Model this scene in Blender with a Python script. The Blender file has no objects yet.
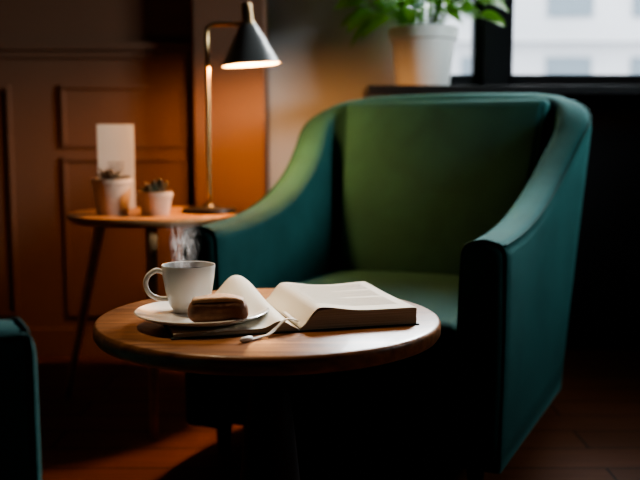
import bpy, bmesh, math, random
from mathutils import Vector, Matrix
random.seed(7)
S = bpy.context.scene
C = S.collection
try: S.view_settings.look = 'AgX - Medium High Contrast'
except Exception as e: print(e)

# ---------------------------------------------------------------- materials
def mat(name, col, rough=0.6, metal=0.0, noise=None, bump=0.0, bscale=200, col2=None, nscale=5, stretch=(1,1,1), emis=None, estr=0, sheen=0, spec=0.5, coat=0, detail=6):
    m = bpy.data.materials.new(name); m.use_nodes = True
    nt = m.node_tree; b = nt.nodes["Principled BSDF"]
    b.inputs["Base Color"].default_value = (*col, 1)
    b.inputs["Roughness"].default_value = rough
    b.inputs["Metallic"].default_value = metal
    b.inputs["Specular IOR Level"].default_value = spec
    if sheen: 
        b.inputs["Sheen Weight"].default_value = sheen
        b.inputs["Sheen Roughness"].default_value = 0.4
        b.inputs["Sheen Tint"].default_value = (.35,.9,.85,1)
    if coat: b.inputs["Coat Weight"].default_value = coat
    if emis:
        b.inputs["Emission Color"].default_value = (*emis, 1); b.inputs["Emission Strength"].default_value = estr
    tc = nt.nodes.new("ShaderNodeTexCoord"); mp = nt.nodes.new("ShaderNodeMapping")
    mp.inputs["Scale"].default_value = stretch
    nt.links.new(tc.outputs["Object"], mp.inputs["Vector"])
    if col2:
        n = nt.nodes.new("ShaderNodeTexNoise"); n.inputs["Scale"].default_value = nscale; n.inputs["Detail"].default_value = detail
        n.inputs["Distortion"].default_value = 0.4
        nt.links.new(mp.outputs[0], n.inputs["Vector"])
        r = nt.nodes.new("ShaderNodeValToRGB")
        r.color_ramp.elements[0].position = 0.35; r.color_ramp.elements[1].position = 0.68
        r.color_ramp.elements[0].color = (*col, 1); r.color_ramp.elements[1].color = (*col2, 1)
        nt.links.new(n.outputs["Fac"], r.inputs[0]); nt.links.new(r.outputs[0], b.inputs["Base Color"])
    if bump:
        n2 = nt.nodes.new("ShaderNodeTexNoise"); n2.inputs["Scale"].default_value = bscale
        nt.links.new(mp.outputs[0], n2.inputs["Vector"])
        bp = nt.nodes.new("ShaderNodeBump"); bp.inputs["Strength"].default_value = bump; bp.inputs["Distance"].default_value = 0.002
        nt.links.new(n2.outputs["Fac"], bp.inputs["Height"]); nt.links.new(bp.outputs[0], b.inputs["Normal"])
    return m

M_fab = mat("teal_fabric", (0.010,0.049,0.046), 0.9, col2=(0.014,0.066,0.062), nscale=9, bump=0.35, bscale=500, sheen=0.2, spec=0.15)
M_fabp = mat("teal_piping", (0.010,0.050,0.046), 0.9, spec=0.15)
M_legd = mat("dark_wood_leg", (0.02,0.010,0.006), 0.5)
M_wood = mat("walnut_top", (0.17,0.065,0.022), 0.36, col2=(0.38,0.16,0.058), nscale=5, stretch=(1.2,14,14), bump=0.12, bscale=18, coat=0.1)
M_oak = mat("oak_side", (0.42,0.21,0.09), 0.45, col2=(0.58,0.32,0.15), nscale=4, stretch=(1.5,14,6))
M_blk = mat("black_metal", (0.012,0.011,0.012), 0.42, 0.2)
M_frame = mat("black_frame", (0.010,0.011,0.013), 0.4)
M_brass = mat("brass", (0.62,0.42,0.20), 0.28, 1.0)
M_shadeo = mat("shade_charcoal", (0.22,0.21,0.20), 0.38, 0.6)
M_shadei = mat("shade_inner_white", (0.85,0.78,0.65), 0.6)
M_cer = mat("white_ceramic", (0.80,0.78,0.74), 0.22, col2=(0.76,0.74,0.70), nscale=3, coat=0.3)
M_potw = mat("white_pot", (0.80,0.78,0.74), 0.5, col2=(0.72,0.70,0.66), nscale=6, bump=0.1, bscale=60)
M_terra = mat("pale_terracotta", (0.66,0.52,0.40), 0.8, col2=(0.56,0.42,0.32), nscale=14, bump=0.2, bscale=120)
M_soil = mat("soil", (0.02,0.012,0.008), 0.95, bump=0.8, bscale=150)
M_coffee = mat("coffee", (0.035,0.012,0.004), 0.12)
M_paper = mat("paper", (0.84,0.78,0.66), 0.8, col2=(0.79,0.72,0.60), nscale=4)
M_edge = mat("page_edges", (0.62,0.52,0.38), 0.85, col2=(0.30,0.23,0.15), nscale=5, stretch=(1,1,400))
M_cover = mat("book_cover", (0.02,0.035,0.03), 0.55, bump=0.1)
M_rib = mat("ribbon", (0.72,0.70,0.66), 0.4)
M_choc = mat("chocolate_cake", (0.22,0.10,0.055), 0.65, col2=(0.34,0.17,0.095), nscale=40, bump=0.8, bscale=140)
M_glaze = mat("cake_crust", (0.52,0.32,0.18), 0.6, col2=(0.40,0.22,0.12), nscale=60, bump=0.6, bscale=160)
M_leaf = mat("leaf_green", (0.07,0.22,0.02), 0.4, col2=(0.18,0.40,0.05), nscale=9)
nt=M_leaf.node_tree; pb=nt.nodes["Principled BSDF"]; om=nt.nodes["Material Output"]
tlf=nt.nodes.new("ShaderNodeBsdfTranslucent"); tlf.inputs[0].default_value=(.30,.60,.06,1); mxl=nt.nodes.new("ShaderNodeMixShader"); mxl.inputs[0].default_value=.5
nt.links.new(pb.outputs[0],mxl.inputs[1]); nt.links.new(tlf.outputs[0],mxl.inputs[2]); nt.links.new(mxl.outputs[0],om.inputs[0])
M_succ = mat("succulent", (0.035,0.045,0.02), 0.6, col2=(0.10,0.05,0.03), nscale=20)
M_wallb = mat("brown_paint", (0.185,0.088,0.050), 0.6, col2=(0.20,0.098,0.056), nscale=3, bump=0.06, bscale=80)
M_wallg = mat("grey_plaster", (0.42,0.42,0.42), 0.85, col2=(0.48,0.48,0.48), nscale=2.5, bump=0.15, bscale=60)
M_walld = mat("dark_paint", (0.010,0.010,0.011), 0.7, col2=(0.013,0.013,0.014), nscale=3, bump=0.05)
M_ceil = mat("ceiling_paint", (0.06,0.05,0.045), 0.9, col2=(0.07,0.055,0.05))
M_card = mat("card_paper", (0.82,0.76,0.66), 0.7, col2=(0.78,0.72,0.62))
M_ink = mat("card_ink", (0.25,0.16,0.10), 0.8)
M_print = mat("print_ink", (0.34,0.29,0.23), 0.85)

# glass
M_glass = bpy.data.materials.new("window_glass"); M_glass.use_nodes = True
nt = M_glass.node_tree; nt.nodes.clear()
o = nt.nodes.new("ShaderNodeOutputMaterial"); mx = nt.nodes.new("ShaderNodeMixShader"); tr = nt.nodes.new("ShaderNodeBsdfTransparent"); gl = nt.nodes.new("ShaderNodeBsdfGlossy")
gl.inputs["Roughness"].default_value = 0.02; mx.inputs[0].default_value = 0.05
nt.links.new(tr.outputs[0], mx.inputs[1]); nt.links.new(gl.outputs[0], mx.inputs[2]); nt.links.new(mx.outputs[0], o.inputs[0])
# steam
M_steam = bpy.data.materials.new("steam"); M_steam.use_nodes = True
nt = M_steam.node_tree; nt.nodes.clear()
o = nt.nodes.new("ShaderNodeOutputMaterial"); mx = nt.nodes.new("ShaderNodeMixShader"); tr = nt.nodes.new("ShaderNodeBsdfTransparent")
tl = nt.nodes.new("ShaderNodeBsdfTranslucent"); df = nt.nodes.new("ShaderNodeBsdfDiffuse"); m2 = nt.nodes.new("ShaderNodeMixShader")
tl.inputs[0].default_value = (.95,.95,.95,1); df.inputs[0].default_value = (.95,.95,.95,1)
at = nt.nodes.new("ShaderNodeAttribute"); at.attribute_name = "dens"
tc = nt.nodes.new("ShaderNodeTexCoord"); mp = nt.nodes.new("ShaderNodeMapping"); mp.inputs["Scale"].default_value = (75,75,26)
nz = nt.nodes.new("ShaderNodeTexNoise"); nz.inputs["Scale"].default_value = 1.0; nz.inputs["Detail"].default_value = 2; nz.inputs["Distortion"].default_value = 1.8
rr = nt.nodes.new("ShaderNodeMapRange"); rr.inputs[1].default_value = .38; rr.inputs[2].default_value = .72
mu = nt.nodes.new("ShaderNodeMath"); mu.operation = 'MULTIPLY'
nt.links.new(tc.outputs["Object"], mp.inputs[0]); nt.links.new(mp.outputs[0], nz.inputs["Vector"]); nt.links.new(nz.outputs["Fac"], rr.inputs[0])
nt.links.new(rr.outputs[0], mu.inputs[0]); nt.links.new(at.outputs["Fac"], mu.inputs[1])
m2.inputs[0].default_value=.5
nt.links.new(tl.outputs[0], m2.inputs[1]); nt.links.new(df.outputs[0], m2.inputs[2])
nt.links.new(mu.outputs[0], mx.inputs[0])
nt.links.new(tr.outputs[0], mx.inputs[1]); nt.links.new(m2.outputs[0], mx.inputs[2]); nt.links.new(mx.outputs[0], o.inputs[0])
# floor planks
M_floor = bpy.data.materials.new("wood_planks"); M_floor.use_nodes = True
nt = M_floor.node_tree; b = nt.nodes["Principled BSDF"]; b.inputs["Roughness"].default_value = 0.6; b.inputs["Specular IOR Level"].default_value = 0.15
tc = nt.nodes.new("ShaderNodeTexCoord"); br = nt.nodes.new("ShaderNodeTexBrick")
br.inputs["Scale"].default_value = 1; br.inputs["Brick Width"].default_value = 1.3; br.inputs["Row Height"].default_value = 0.13; br.inputs["Mortar Size"].default_value = 0.003
br.inputs["Color1"].default_value = (.24,.080,.030,1); br.inputs["Color2"].default_value = (.18,.060,.022,1); br.inputs["Mortar"].default_value = (.03,.012,.006,1)
nz = nt.nodes.new("ShaderNodeTexNoise"); nz.inputs["Scale"].default_value = 6; mp = nt.nodes.new("ShaderNodeMapping"); mp.inputs["Scale"].default_value = (1,12,1)
mc = nt.nodes.new("ShaderNodeMix"); mc.data_type = 'RGBA'; mc.blend_type = 'MULTIPLY'; mc.inputs[0].default_value = .5
nt.links.new(tc.outputs["Object"], br.inputs["Vector"]); nt.links.new(tc.outputs["Object"], mp.inputs[0]); nt.links.new(mp.outputs[0], nz.inputs["Vector"])
nt.links.new(br.outputs["Color"], mc.inputs[6]); nt.links.new(nz.outputs["Fac"], mc.inputs[7]); nt.links.new(mc.outputs[2], b.inputs["Base Color"])

# ---------------------------------------------------------------- helpers
def empty(name, loc=(0,0,0), rz=0):
    e = bpy.data.objects.new(name, None); C.objects.link(e); e.location = loc; e.rotation_euler = (0,0,rz); e.empty_display_size = .05
    return e
def mkobj(name, verts, faces, m, parent=None, smooth=True, loc=None, rot=None):
    me = bpy.data.meshes.new(name); me.from_pydata([tuple(v) for v in verts], [], faces); me.update()
    bm = bmesh.new(); bm.from_mesh(me); bmesh.ops.recalc_face_normals(bm, faces=bm.faces); bm.to_mesh(me); bm.free()
    if smooth:
        for p in me.polygons: p.use_smooth = True
    if m: me.materials.append(m)
    ob = bpy.data.objects.new(name, me); C.objects.link(ob)
    if parent: ob.parent = parent
    if loc is not None: ob.location = loc
    if rot is not None: ob.rotation_euler = rot
    return ob
def lathe(name, prof, m, parent=None, seg=64, loc=None, rot=None, sharp=True):
    vs=[]; fs=[]; rings=[]
    for r,z in prof:
        if r < 1e-6: rings.append([len(vs)]); vs.append((0,0,z))
        else:
            rings.append(list(range(len(vs), len(vs)+seg)))
            for i in range(seg):
                a=2*math.pi*i/seg; vs.append((r*math.cos(a), r*math.sin(a), z))
    for A,B in zip(rings[:-1], rings[1:]):
        for i in range(seg):
            j=(i+1)%seg
            if len(A)==1 and len(B)==1: continue
            if len(A)==1: fs.append((A[0],B[j],B[i]))
            elif len(B)==1: fs.append((A[i],A[j],B[0]))
            else: fs.append((A[i],A[j],B[j],B[i]))
    ob = mkobj(name, vs, fs, m, parent, True, loc, rot)
    if sharp:
        ob.data.set_sharp_from_angle(angle=math.radians(40))
    return ob
def box(name, x0,x1,y0,y1,z0,z1, m, parent=None, bev=0.0, loc=None, rot=None):
    bm = bmesh.new(); bmesh.ops.create_cube(bm, size=1)
    for v in bm.verts:
        v.co = Vector(((x0+x1)/2+v.co.x*(x1-x0), (y0+y1)/2+v.co.y*(y1-y0), (z0+z1)/2+v.co.z*(z1-z0)))
    if bev: bmesh.ops.bevel(bm, geom=list(bm.edges), offset=bev, segments=3, affect='EDGES', profile=.5)
    me = bpy.data.meshes.new(name); bm.to_mesh(me); bm.free(); me.materials.append(m)
    ob = bpy.data.objects.new(name, me); C.objects.link(ob)
    if parent: ob.parent = parent
    if loc is not None: ob.location = loc
    if rot is not None: ob.rotation_euler = rot
    return ob
def multibox(name, boxes, m, parent=None, bev=0.0):
    bm = bmesh.new()
    for (x0,x1,y0,y1,z0,z1) in boxes:
        r = bmesh.ops.create_cube(bm, size=1)
        for v in r['verts']:
            v.co = Vector(((x0+x1)/2+v.co.x*(x1-x0), (y0+y1)/2+v.co.y*(y1-y0), (z0+z1)/2+v.co.z*(z1-z0)))
    if bev: bmesh.ops.bevel(bm, geom=list(bm.edges), offset=bev, segments=2, affect='EDGES')
    me = bpy.data.meshes.new(name); bm.to_mesh(me); bm.free(); me.materials.append(m)
    ob = bpy.data.objects.new(name, me); C.objects.link(ob)
    if parent: ob.parent = parent
    return ob
def rbox(name, half, r, m, parent=None, cuts=15, deform=None, loc=None, rot=None):
    bm = bmesh.new(); bmesh.ops.create_cube(bm, size=2)
    bmesh.ops.subdivide_edges(bm, edges=list(bm.edges), cuts=cuts, use_grid_fill=True)
    for v in bm.verts:
        q=[]; inn=[]
        for k in range(3):
            p=v.co[k]; s=1 if p>=0 else -1; a=abs(p); h=half[k]
            x=(h-r)*a/.5 if a<=.5 else (h-r)+r*(a-.5)/.5
            q.append(s*x); inn.append(s*min(x,h-r))
        off=Vector(q)-Vector(inn)
        if off.length>1e-9: off=off.normalized()*r
        v.co=Vector(inn)+off
        if deform: v.co=Vector(deform(v.co))
    me = bpy.data.meshes.new(name); bm.to_mesh(me); bm.free(); me.materials.append(m)
    for p in me.polygons: p.use_smooth=True
    ob = bpy.data.objects.new(name, me); C.objects.link(ob)
    if parent: ob.parent=parent
    if loc is not None: ob.location=loc
    if rot is not None: ob.rotation_euler=rot
    return ob
def tube(name, pts, r, m, parent=None, seg=10, closed=False, radii=None):
    pts=[Vector(p) for p in pts]; n=len(pts); vs=[]; fs=[]
    prev=None
    for i,p in enumerate(pts):
        a=pts[(i-1)%n] if (i>0 or closed) else p; b=pts[(i+1)%n] if (i<n-1 or closed) else p
        t=(b-a).normalized()
        if prev is None:
            up=Vector((0,0,1)) if abs(t.z)<.9 else Vector((1,0,0))
            u=t.cross(up).normalized()
        else:
            u=(prev-t*prev.dot(t)).normalized()
        prev=u; w=t.cross(u)
        rr=radii[i] if radii else r
        for k in range(seg):
            an=2*math.pi*k/seg; vs.append(p+u*math.cos(an)*rr+w*math.sin(an)*rr)
    for i in range(n if closed else n-1):
        j=(i+1)%n
        for k in range(seg):
            l=(k+1)%seg; fs.append((i*seg+k,i*seg+l,j*seg+l,j*seg+k))
    if not closed:
        fs.append(tuple(range(seg))); fs.append(tuple(range((n-1)*seg,n*seg)))
    return mkobj(name,vs,fs,m,parent)
def interp(tab,x):
    if x<=tab[0][0]: return tab[0][1]
    for (a,b),(c,d) in zip(tab[:-1],tab[1:]):
        if x<=c: return b+(d-b)*(x-a)/(c-a)
    return tab[-1][1]
def catmull(P, n=8):
    P=[Vector(p) for p in P]; out=[]
    Q=[P[0]*2-P[1]]+P+[P[-1]*2-P[-2]]
    for i in range(1,len(Q)-2):
        for k in range(n):
            t=k/n; a,b,c,d=Q[i-1],Q[i],Q[i+1],Q[i+2]
            out.append(.5*((2*b)+(c-a)*t+(2*a-5*b+4*c-d)*t*t+(3*b-a-3*c+d)*t**3))
    out.append(P[-1]); return out

# ---------------------------------------------------------------- armchair
def armchair(loc, rz):
    E = empty("armchair", loc, rz)
    ht=.046; hw=.3685-ht; R=.080; yb=.775; zb=.075; yc=yb-R
    Htab=catmull([(0,.543,0),(.10,.546,0),(.20,.554,0),(.32,.573,0),(.44,.609,0),(.55,.660,0),(.63,.714,0),(yc,.764,0)],6)
    Htab=[(p.x,p.y) for p in Htab]
    FL=.056
    def lean_arm(y): return .010+(FL-.010)*(max(0,y-.15)/(yc-.15))**2.2
    L=[]
    for y,ins in [(0,.024),(.002,.015),(.007,.007),(.015,.002),(.024,0)]+[(.024+(yc-.024)*k/20,0) for k in range(1,21)]:
        L.append((-hw,y,-1,0,interp(Htab,y),lean_arm(y),ins))
    for k in range(1,11):
        t=k/10; a=t*math.pi/2; nx,ny=-math.cos(a),math.sin(a)
        L.append((-hw+R+R*nx, yb-R+R*ny, nx,ny, .764+(.870-.764)*(t+.22*math.sin(math.pi*t)), FL+(.11-FL)*t, 0))
    mid=[]
    for k in range(1,8):
        t=k/8; x=-(hw-R)+2*(hw-R)*t
        mid.append((x,yb,0,1,.870+.004*math.sin(math.pi*t),.11,0))
    Rr=[(-s[0],s[1],-s[2],s[3],s[4],s[5],s[6]) for s in reversed(L)]
    st=L+mid+Rr
    def pos(s,a,z):
        x,y,nx,ny,H,ln,i=s
        o=a+ln*(max(0,z-zb)/.77)**1.25
        return Vector((x+nx*o,y+ny*o,z))
    def section(s):
        H=s[4]-s[6]; h=ht-s[6]; r=.030 if s[6]==0 else max(.012,.030-s[6]*.5); pts=[]
        b=zb+s[6]
        for k in range(8):
            t=k/7; z=b+(H-r-b)*t; pts.append((h+.004*math.sin(math.pi*t),z))
        for k in range(1,6):
            an=k/6*math.pi/2; pts.append((h-r+r*math.cos(an),H-r+r*math.sin(an)))
        pts.append((h-r,H)); pts.append((0,H+.003)); pts.append((-h+r,H))
        for k in range(1,6):
            an=math.pi/2+k/6*math.pi/2; pts.append((-h+r+r*math.cos(an),H-r+r*math.sin(an)))
        for k in range(8):
            t=1-k/7; z=b+(H-r-b)*t; pts.append((-h-.003*math.sin(math.pi*t),z))
        return [pos(s,a,z) for a,z in pts]
    vs=[];fs=[]; n=None
    for s in st:
        sec=section(s); n=len(sec); vs+=sec
    for i in range(len(st)-1):
        for k in range(n):
            l=(k+1)%n; fs.append((i*n+k,i*n+l,(i+1)*n+l,(i+1)*n+k))
    fs.append(tuple(range(n))); fs.append(tuple(range((len(st)-1)*n,len(st)*n)))
    mkobj("arms_and_back",vs,fs,M_fab,E)
    pts=[pos(s,ht-.006,s[4]-.008) for s in st if s[6]<.003]
    tube("piping_outer",pts,.0028,M_fabp,E,8)
    for sd in (-1,1):
        s0=(sd*hw,.012,sd,0,interp(Htab,.01),.010,0)
        o=[]
        for a,z in [(ht-.001,zb+.01),(ht+.001,.3),(ht-.001,.49),(ht-.004,.523),(ht-.014,.537),(ht-.03,.542),(0,.5445),(-ht+.03,.542),(-ht+.014,.537),(-ht+.004,.523),(-ht+.001,.49),(-ht-.001,.3),(-ht+.001,zb+.01)]:
            o.append(pos(s0,a,z))
        tube("piping_front",catmull(o,4),.0030,M_fabp,E,8)
    iw=hw-ht
    rbox("front_rail",(iw+.01,.33,.0875),.015,M_fab,E,9,loc=(0,.375,.1655))
    def sd(c):
        x,y,z=c
        if z>0: z+=.018*max(0,1-(x/.28)**2)*max(0,1-(y/.33)**2)
        return (x,y,z)
    rbox("seat_cushion",(iw-.002,.345,.062),.035,M_fab,E,15,deform=sd,loc=(0,.365,.308))
    zc,hz=.604,.250
    def wd(t): return 1+.13*t**1.3
    def bd(c):
        x,y,z=c
        t=(z+hz)/(2*hz)
        w=wd(max(0,t))
        if y<0: y-=.020*max(0,1-(x/.26)**2)*max(0,1-(z/.25)**2)
        y+= .145*t
        return (x*w,y,z)
    rbox("back_cushion",(iw-.010,.055,hz),.026,M_fab,E,19,deform=bd,loc=(0,.680,zc))
    for sx in (-1,1):
        pp=[]
        for k in range(13):
            z=-hz+.03+(2*hz-.05)*k/12; tt=(z+hz)/(2*hz)
            pp.append((sx*(iw-.017)*wd(tt), .680-.049+.145*tt, zc+z))
        tube("piping_back",pp,.0025,M_fabp,E,8)
    for lx,ly in [(-.305,.07),(.305,.07),(-.27,.72),(.27,.72)]:
        lathe("leg",[(0,0),(.014,0),(.022,.10),(0,.10)],M_legd,E,20,loc=(lx,ly,0))
    return E
armchair((.019,1.856,0), math.radians(-25))
armchair((-.509,1.232,0), math.radians(125))

# ---------------------------------------------------------------- coffee table
TT=.457; TX,TY=-.083,1.42
T=empty("coffee_table",(TX,TY,0))
r=.277; th=.029
lathe("table_top",[(0,TT-th),(r-.012,TT-th),(r-.004,TT-th+.003),(r,TT-th+.009),(r,TT-.006),(r-.002,TT-.002),(r-.006,TT),(0,TT)],M_wood,T,128)
lathe("pedestal",[(0,.012),(.10,.012),(.075,.03),(.062,.07),(.052,.16),(.040,.28),(.028,.38),(.026,.415),(.07,.42),(.07,TT-th),(0,TT-th)],M_blk,T,48)
lathe("base",[(0,0),(.185,0),(.188,.006),(.18,.012),(.10,.018),(0,.018)],M_blk,T,64)

# ---------------------------------------------------------------- side table
SZ=.544; SX,SY=-.456,2.42
T2=empty("side_table",(SX,SY,0))
r=.2275
lathe("table_top",[(0,SZ-.022),(r-.014,SZ-.022),(r-.002,SZ-.013),(r,SZ-.006),(r-.003,SZ),(0,SZ)],M_oak,T2,96)
for a in (-81,160,40):
    a=math.radians(a)
    p0=Vector((.165*math.cos(a),.165*math.sin(a),SZ-.022)); p1=Vector((.295*math.cos(a),.295*math.sin(a),.004))
    if a>0 and a<1: p1=Vector((.25*math.cos(a),.25*math.sin(a),.004))
    tube("leg",[p0.lerp(p1,k/6) for k in range(7)],.012,M_oak,T2,16,radii=[.016-.006*k/6 for k in range(7)])

# ---------------------------------------------------------------- desk lamp
LX,LY=-.302,2.42
Lm=empty("desk_lamp",(LX,LY,SZ))
lathe("base",[(0,0),(.072,0),(.074,.004),(.072,.012),(.02,.016),(.012,.024),(0,.024)],M_blk,Lm,48)
tube("pole",catmull([(0,0,.015),(0,0,.2),(0,0,.42),(0,0,.485),(.012,0,.500),(.035,0,.504),(.06,0,.504),(.095,0,.504)],5),.0062,M_brass,Lm,14)
H=empty("lamp_head",(.110,0,.495)); H.parent=Lm; H.rotation_euler=(math.radians(2),math.radians(-4),0)
lathe("shade_outer",[(.018,.012),(.026,.0),(.043,-.030),(.077,-.096),(.0785,-.098),(.076,-.098)],M_shadeo,H,64)
lathe("shade_inner",[(.076,-.098),(.041,-.031),(.020,-.002),(0,-.002)],M_shadei,H,64)
lathe("socket",[(0,.064),(.010,.064),(.014,.058),(.015,.018),(.020,.012),(.018,-.002),(0,-.002)],M_brass,H,32)
M_bulb=mat("bulb_glow",(1,.8,.5),.5,emis=(1,.62,.28),estr=60)
lathe("bulb",[(0,-.012),(.010,-.014),(.013,-.03),(.022,-.046),(.025,-.058),(.020,-.074),(.010,-.086),(0,-.090)],M_bulb,H,32)
ld=bpy.data.lights.new("bulb_light",'POINT'); ld.energy=27; ld.color=(1,.45,.15); ld.shadow_soft_size=.026
lo=bpy.data.objects.new("bulb_light",ld); C.objects.link(lo); lo.parent=H; lo.location=(0,0,-.086)

# ---------------------------------------------------------------- potted succulents & card
def leafmesh(vs,fs,base,dirv,up,L,W,curl=.3,n=6,thick=0):
    d=dirv.normalized(); s=d.cross(up)
    if s.length<1e-4: s=Vector((1,0,0))
    s.normalize(); u=s.cross(d).normalized()
    i0=len(vs)
    for k in range(n+1):
        t=k/n; w=W*math.sin(math.pi*min(1,(t*.93+.05)))**.8*(1-.25*t)
        if k==n: w=.0005
        c=base+d*(L*t)-Vector((0,0,1))*(curl*L*t*t)
        vs.append(c+s*w+u*w*.35); vs.append(c); vs.append(c-s*w+u*w*.35)
    for k in range(n):
        a=i0+3*k; fs.append((a,a+1,a+4,a+3)); fs.append((a+1,a+2,a+5,a+4))
def succulent(x,y,rt,h,kind):
    E=empty("potted_succulent",(x,y,SZ))
    rb=rt*.74
    lathe("pot",[(0,0),(rb,0),(rb+.002,.003),(rt-.003,h-.016),(rt,h-.014),(rt,h),(rt-.005,h),(rt-.007,h-.012),(0,h-.012)],M_terra,E,40)
    lathe("soil",[(0,h-.009),(rt*.6,h-.008),(rt-.007,h-.012)],M_soil,E,24)
    vs=[];fs=[]
    cnt=26
    for i in range(cnt):
        a=i*2.4; el=math.radians(20+60*(1-i/cnt)) if kind==0 else math.radians(random.uniform(25,80))
        d=Vector((math.cos(a)*math.cos(el),math.sin(a)*math.cos(el),math.sin(el)))
        L=random.uniform(.030,.048)
        cx=Vector((random.uniform(-1,1)*rt*.4,random.uniform(-1,1)*rt*.4,h-.010))
        leafmesh(vs,fs,cx,d,Vector((0,0,1)),L,.008,.0)
    ob=mkobj("leaves",vs,fs,M_succ,E)
    sm=ob.modifiers.new("t",'SOLIDIFY'); sm.thickness=.003
succulent(-.552,2.36,.053,.095,0)
succulent(-.434,2.34,.046,.062,1)
Cd=empty("menu_card",(-.566,2.475,SZ),math.radians(6))
box("card",-.050,.050,-.0015,.0015,.006,.240,M_card,Cd,.0008)
box("stand",-.025,.025,-.014,.014,0,.012,M_blk,Cd,.002)
multibox("card_print",[(-.022,.022,-.0024,-.0017,.11+i*.011,.113+i*.011) for i in range(3)],M_ink,Cd)

# ---------------------------------------------------------------- open book
bx,by=-.030,1.297; ba=math.radians(16)
BK=empty("open_book",(bx,by,TT),ba)
BH=.243; BW=.186
def sm(a,b,x):
    t=max(0,min(1,(x-a)/(b-a))); return t*t*(3-2*t)
def slab(name,topf,botf,s0,s1,m,mtop,ns=28,ntt=16,t0=0,t1=BH,sign=1):
    vs=[];fs=[]
    for j in range(ntt+1):
        t=t0+(t1-t0)*j/ntt
        for i in range(ns+1):
            s=s0+(s1-s0)*i/ns; vs.append((sign*s,t,topf(s,t)))
    N=len(vs)
    for j in range(ntt+1):
        t=t0+(t1-t0)*j/ntt
        for i in range(ns+1):
            s=s0+(s1-s0)*i/ns; vs.append((sign*s,t,botf(s,t)))
    w=ns+1; top=[]
    for j in range(ntt):
        for i in range(ns):
            a=j*w+i; fs.append((a,a+1,a+w+1,a+w)); top.append(len(fs)-1); fs.append((N+a,N+a+1,N+a+w+1,N+a+w))
    for i in range(ns):
        fs.append((i,i+1,N+i+1,N+i)); a=ntt*w+i; fs.append((a,a+1,N+a+1,N+a))
    for j in range(ntt):
        a=j*w; fs.append((a,a+w,N+a+w,N+a)); a+=ns; fs.append((a,a+w,N+a+w,N+a))
    ob=mkobj(name,vs,fs,m,BK); ob.data.materials.append(mtop)
    for k in top: ob.data.polygons[k].material_index=1
    ob.data.set_sharp_from_angle(angle=math.radians(45))
    return ob
box("cover_right",0.0,BW+.004,-.003,BH+.003,0.0,.0025,M_cover,BK,.0008)
box("cover_left",-BW-.004,0.0,-.003,BH+.003,0.0,.0025,M_cover,BK,.0008)
rt=lambda s,t:.0045+.0225*sm(0,.03,s)+.005*math.exp(-((s-.05)/.03)**2)
slab("page_block_right",rt,lambda s,t:.0025,.001,BW,M_edge,M_paper)
lt=lambda s,t:.0045+.0035*sm(0,.02,s)+.010*math.exp(-((s-.03)/.016)**2)*1.0
slab("page_block_left",lt,lambda s,t:.0025,.001,BW,M_edge,M_paper,sign=-1)
for q,(hh,wd_,cx) in enumerate([(.042,.031,.054),(.033,.029,.050),(.025,.027,.046),(.016,.024,.042)]):
    f=lambda s,t,hh=hh,wd_=wd_,cx=cx:lt(s,t)+.0006+hh*sm(.02,.22,t)*math.exp(-((s-cx)/wd_)**2)
    slab("loose_page",f,(lambda s,t,f=f:f(s,t)-.0004),.004,.094-.004*q,M_paper,M_paper,sign=-1)
pg=lambda s,t:rt(s,t)+.0008+.004*math.exp(-((s-.03)/.02)**2)+.003*sm(.12,.186,s)*sm(.1,.24,t)
slab("loose_page",pg,lambda s,t:pg(s,t)-.0004,.002,BW-.002,M_paper,M_paper)
vs=[];fs=[]
for k in range(22):
    t=BH-.022-k*.0088
    xs=[.032+(BW-.050)*i/10 for i in range(11)]
    if k in(6,13): xs=xs[:6]
    i0=len(vs)
    for x in xs:
        vs.append((x,t,pg(x,t)+.0004)); vs.append((x,t+.0022,pg(x,t+.0022)+.0004))
    for i in range(len(xs)-1): a=i0+2*i; fs.append((a,a+2,a+3,a+1))
mkobj("print_lines",vs,fs,M_print,BK)
rp=catmull([(0.0,.10,.011),(0.0,.03,.0105),(-.004,.004,.016),(-.020,-.001,.0205),(-.038,-.010,.010),(-.052,-.022,.004),(-.070,-.030,.0022),(-.084,-.040,.0022)],8)
vs=[];fs=[]
for i,p in enumerate(rp):
    a=rp[max(0,i-1)]; b=rp[min(len(rp)-1,i+1)]; t=(b-a); t.z=0
    s=Vector((-t.y,t.x,0)).normalized()*.0034
    vs+= [p+s,p-s,p+s+Vector((0,0,.001)),p-s+Vector((0,0,.001))]
for i in range(len(rp)-1):
    a=4*i; fs+=[(a,a+1,a+5,a+4),(a+2,a+3,a+7,a+6),(a,a+2,a+6,a+4),(a+1,a+3,a+7,a+5)]
mkobj("ribbon_bookmark",vs,fs,M_rib,BK)
tube("ribbon_tip",[(-.080,-.037,.0042),(-.086,-.0415,.0042),(-.096,-.048,.0042),(-.099,-.050,.0042)],.003,M_rib,BK,10,radii=[.0028,.0040,.0040,.002])

# ---------------------------------------------------------------- saucer, cup, cake
PZ=TT+.0085
PX,PY=-.182,1.352
P=empty("saucer",(PX,PY,PZ))
lathe("dish",[(0,0),(.062,0),(.066,.0015),(.085,.0055),(.102,.013),(.1035,.0145),(.1015,.0155),(.083,.0085),(.068,.005),(0,.0045)],M_cer,P,96)
CX,CY=-.208,1.392
K=empty("coffee_cup",(CX,CY,PZ+.005))
lathe("body",[(0,.002),(.020,.002),(.021,0),(.024,0),(.0255,.003),(.031,.012),(.0365,.030),(.0405,.055),(.0425,.073),(.0420,.0745),(.0405,.074),(.0385,.055),(.0345,.030),(.028,.013),(0,.008)],M_cer,K,72)
lathe("coffee_surface",[(0,.064),(.0385,.064),(.0395,.0645)],M_coffee,K,48)
hp=catmull([(-.038,-.004,.062),(-.050,-.008,.066),(-.062,-.012,.058),(-.066,-.013,.044),(-.060,-.012,.030),(-.048,-.008,.022),(-.033,-.003,.020)],7)
tube("handle",hp,.0042,M_cer,K,14)
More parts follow.
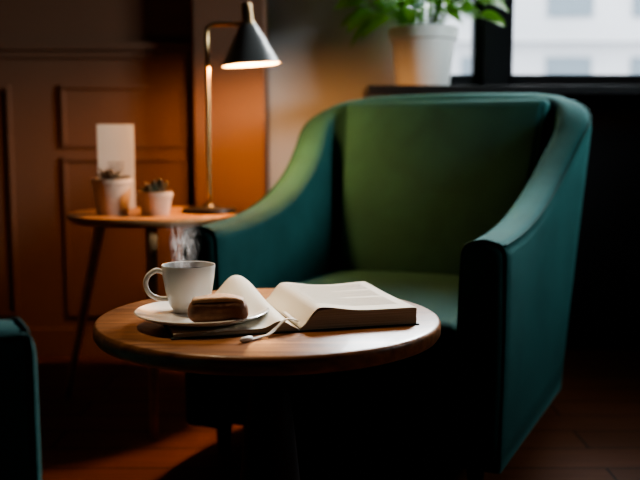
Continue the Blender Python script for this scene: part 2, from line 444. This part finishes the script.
# steam: soft curved sheets, density fades to nothing at every edge
for w in range(4):
    vs=[];fs=[];dens=[]
    ang=math.radians(-30+45*w*.5); ph=1.7*w; n=36;mw=18
    oy=-.012+.008*w
    for i in range(n+1):
        t=i/n; z=.060+.085*t
        cx=-.008+.004*math.sin(ph+t*6); 
        for k in range(mw+1):
            s=(k/mw-.5)*2; hwid=.020+.012*t
            vs.append((cx+s*hwid*math.cos(ang*.4),oy+s*hwid*math.sin(ang*.4)+.004*math.sin(3*s+ph+4*t),z))
            dens.append(.34*(1-s*s)**2*math.sin(math.pi*t**.75)**1.1)
    for i in range(n):
        for k in range(mw):
            a=i*(mw+1)+k; fs.append((a,a+1,a+mw+2,a+mw+1))
    ob=mkobj("steam",vs,fs,M_steam,K)
    at=ob.data.attributes.new("dens",'FLOAT','POINT')
    for i,d in enumerate(dens): at.data[i].value=max(0,d)
B=empty("chocolate_cake_slice",(-.150,1.290,PZ+.0066),math.radians(4))
def cd(c):
    x,y,z=c
    z2=z*(1-.14*(x/.042)**2)+.0008*math.sin(90*x+40*y)
    return (x*(1-.04*(z/.02)),y,z2)
rbox("crumb",(.044,.020,.0190),.0145,M_choc,B,15,deform=cd,loc=(0,0,.0195))
def cd2(c):
    x,y,z=c
    return (x,y,z+.002-.006*(x/.042)**2+.0008*math.sin(110*x+70*y))
rbox("crust",(.0385,.0175,.0045),.0043,M_glaze,B,11,deform=cd2,loc=(0,.001,.0350))

# ---------------------------------------------------------------- room
WY=3.0
box("floor",-1.9,2.4,-1.3,3.4,-.06,0,M_floor)
box("ceiling",-1.9,2.4,-1.3,3.4,2.7,2.76,M_ceil)
box("wall_left",-1.96,-1.9,-1.3,3.4,0,2.7,M_wallb)
box("wall_front",-1.96,2.46,-1.36,-1.3,0,2.7,M_walld)
multibox("wall_right",[(2.4,2.46,-1.3,1.2,0,2.7),(2.4,2.46,1.9,3.4,0,2.7),(2.4,2.46,1.2,1.9,0,1.1),(2.4,2.46,1.2,1.9,1.9,2.7)],M_walld)
multibox("added_side_window",[(2.40,2.45,1.2,1.24,1.1,1.9),(2.40,2.45,1.86,1.9,1.1,1.9),(2.40,2.45,1.24,1.86,1.1,1.14),(2.40,2.45,1.24,1.86,1.86,1.9),(2.41,2.44,1.54,1.56,1.14,1.86)],M_frame)  # added window, out of view, sized to pass the side fill light
box("wall_back",-1.9,-.40,WY,WY+.4,0,2.7,M_wallb)
box("wall_column",-.408,-.178,2.90,3.4,0,2.7,M_wallb,bev=.004)
GX=.27; WX1=2.2; GY=3.12
box("wall_grey",-.178,GX,GY,3.4,0,2.7,M_wallg)
SLZ=.914
multibox("wall_under_window",[(GX,2.4,GY,3.4,0,SLZ-.03),(GX,2.4,GY,3.4,2.3,2.7),(WX1,2.4,GY,3.4,SLZ-.03,2.3)],M_walld)
box("window_sill",.15,2.35,2.86,3.20,SLZ-.030,SLZ,M_frame,bev=.004)
Wn=empty("window_1",(0,3.20,0))
multibox("frame",[(GX,WX1,0,.06,SLZ,SLZ+.058),(GX,WX1,0,.06,2.24,2.3),(GX,GX+.03,0,.06,SLZ,2.3),(WX1-.04,WX1,0,.06,SLZ,2.3),(.543,.575,0,.06,SLZ,2.3),(.575,.665,-.03,.06,SLZ,2.3),(1.45,1.50,0,.06,SLZ,2.3),(.665,.683,.0,.06,SLZ,2.3)],M_frame,Wn,.002)
box("glass",GX+.03,WX1-.04,.03,.034,SLZ+.04,2.25,M_glass,Wn)
def frame(x0,x1,z0,z1,y,w=.016,d=.014):
    return [(x0,x1,y-d,y+.002,z1-w,z1),(x0,x1,y-d,y+.002,z0,z0+w),(x0,x0+w,y-d,y+.002,z0+w,z1-w),(x1-w,x1,y-d,y+.002,z0+w,z1-w)]
bx_=frame(-.865,-.445,.715,.925,WY)+frame(-.865,-.445,.14,.685,WY)+frame(-1.75,-1.03,.14,.925,WY)
multibox("trim_1",bx_,M_wallb,None,.004)
multibox("trim_2",[(-1.9,-.408,WY-.026,WY+.002,1.035,1.062),(-1.9,-.408,WY-.012,WY+.002,1.01,1.035)],M_wallb,None,.003)
box("baseboard_back",-1.9,-.408,WY-.016,WY+.002,0,.10,M_wallb,None,.003)
box("baseboard_right",-.17,2.4,GY-.016,GY+.002,0,.10,M_walld,None,.003)

# outside
M_bld=mat("facade",(.62,.63,.65),.8,col2=(.70,.70,.72),nscale=.6)
M_bw=mat("facade_window",(.20,.25,.29),.3)
M_street=mat("pavement",(.55,.55,.55),.9,col2=(.6,.6,.6),nscale=1)
box("street_ground",-20,30,3.7,40,-.3,-.06,M_street)
BL=empty("street_building",(0,16,0))
box("facade",-12,20,0,3,-.06,5.0,M_bld,BL)
wb=[]
for ix in range(20):
    for iz in range(2): wb.append((-11+ix*1.5,-10.2+ix*1.5,-.05,.01,1.3+iz*1.6,2.2+iz*1.6))
multibox("facade_windows",wb,M_bw,BL)
multibox("facade_bands",[(-12,20,-.25,.01,2.45+i*1.6,2.6+i*1.6) for i in range(2)],M_bld,BL)

# ---------------------------------------------------------------- window plant
PL=empty("potted_plant",(.340,2.985,SLZ))
lathe("pot",[(0,0),(.084,0),(.088,.004),(.104,.15),(.113,.153),(.115,.190),(.111,.193),(.105,.190),(.102,.17),(0,.17)],M_potw,PL,64)
lathe("soil",[(0,.176),(.05,.174),(.102,.17)],M_soil,PL,32)
vs=[];fs=[]
random.seed(11)
stems=[]
for i in range(100):
    a=random.uniform(0,2*math.pi)
    rad=random.uniform(.04,.20); hz=.240+random.uniform(.0,.26)*(1-.5*rad/.23)
    if rad>.14: hz=.220+random.uniform(-.005,.14)
    tip=Vector((math.cos(a)*rad-.01,math.sin(a)*rad*.55-.03,hz))
    if tip.y>.07: tip.y=.07
    st0=Vector((math.cos(a)*.04,math.sin(a)*.04,.17))
    ctrl=(st0+tip)/2+Vector((0,0,.05))
    stems.append([st0,ctrl,tip])
    d=Vector((math.cos(a)+random.uniform(-.4,.4),(math.sin(a)+random.uniform(-.4,.4))*.5-.35,random.uniform(-.25,.35)))
    L=random.uniform(.07,.11)
    if tip.y+d.normalized().y*L>.12: d.y=-.1
    leafmesh(vs,fs,tip,d,Vector((0,-.6,1)),L,L*.40,.40,8)
vs=[Vector((v[0],min(v[1],.128),v[2])) for v in vs]
mkobj("leaves",vs,fs,M_leaf,PL)
for i,s in enumerate(stems):
    tube("stem",catmull(s,3),.0018,M_leaf,PL,6)

# ---------------------------------------------------------------- lights
W=bpy.data.worlds.new("World"); S.world=W; W.use_nodes=True
nt=W.node_tree; bg=nt.nodes["Background"]
bg.inputs[0].default_value=(.88,.94,1,1); bg.inputs[1].default_value=4.0
def area(name,loc,target,sx,sy,e,col,spread):
    l=bpy.data.lights.new(name,'AREA'); l.shape='RECTANGLE'; l.size=sx; l.size_y=sy; l.energy=e; l.color=col; l.spread=math.radians(spread)
    o=bpy.data.objects.new(name,l); C.objects.link(o); o.location=loc
    o.rotation_euler=(Vector(target)-Vector(loc)).to_track_quat('-Z','Y').to_euler(); return o
area("side_fill",(2.55,1.52,1.5),(.2,2.5,.90),.6,.7,8,(.80,.94,1),52)  # added cool fill lamp, shining in through the added side opening
area("daylight_back",(.75,3.45,1.9),(-.05,1.6,.6),1.0,.7,13,(.88,.96,1),40)
CS=empty("added_table_spot",(-.75,1.75,2.7))  # added lamp, out of view, to brighten the book and table top
lathe("added_spot_housing",[(0,0),(.045,0),(.045,-.10),(.040,-.10),(.038,-.02),(0,-.02)],M_blk,CS,32)
sl=bpy.data.lights.new("spot",'SPOT'); sl.energy=170; sl.color=(1,.76,.50); sl.spot_size=math.radians(16.5); sl.spot_blend=.9; sl.shadow_soft_size=.05
so=bpy.data.objects.new("spot",sl); C.objects.link(so); so.parent=CS; so.location=(0,0,-.09)
so.rotation_euler=(Vector((-.06,1.36,.45))-Vector((-.75,1.75,2.61))).to_track_quat('-Z','Y').to_euler()

# ---------------------------------------------------------------- camera
cam=bpy.data.cameras.new("camera"); co=bpy.data.objects.new("camera",cam); C.objects.link(co)
co.location=(0,0,.74); co.rotation_euler=(math.radians(90-6.4),0,0)
cam.lens=50; cam.sensor_width=36; cam.clip_start=.02
cam.dof.use_dof=True; cam.dof.focus_distance=1.38; cam.dof.aperture_fstop=2.8
S.camera=co
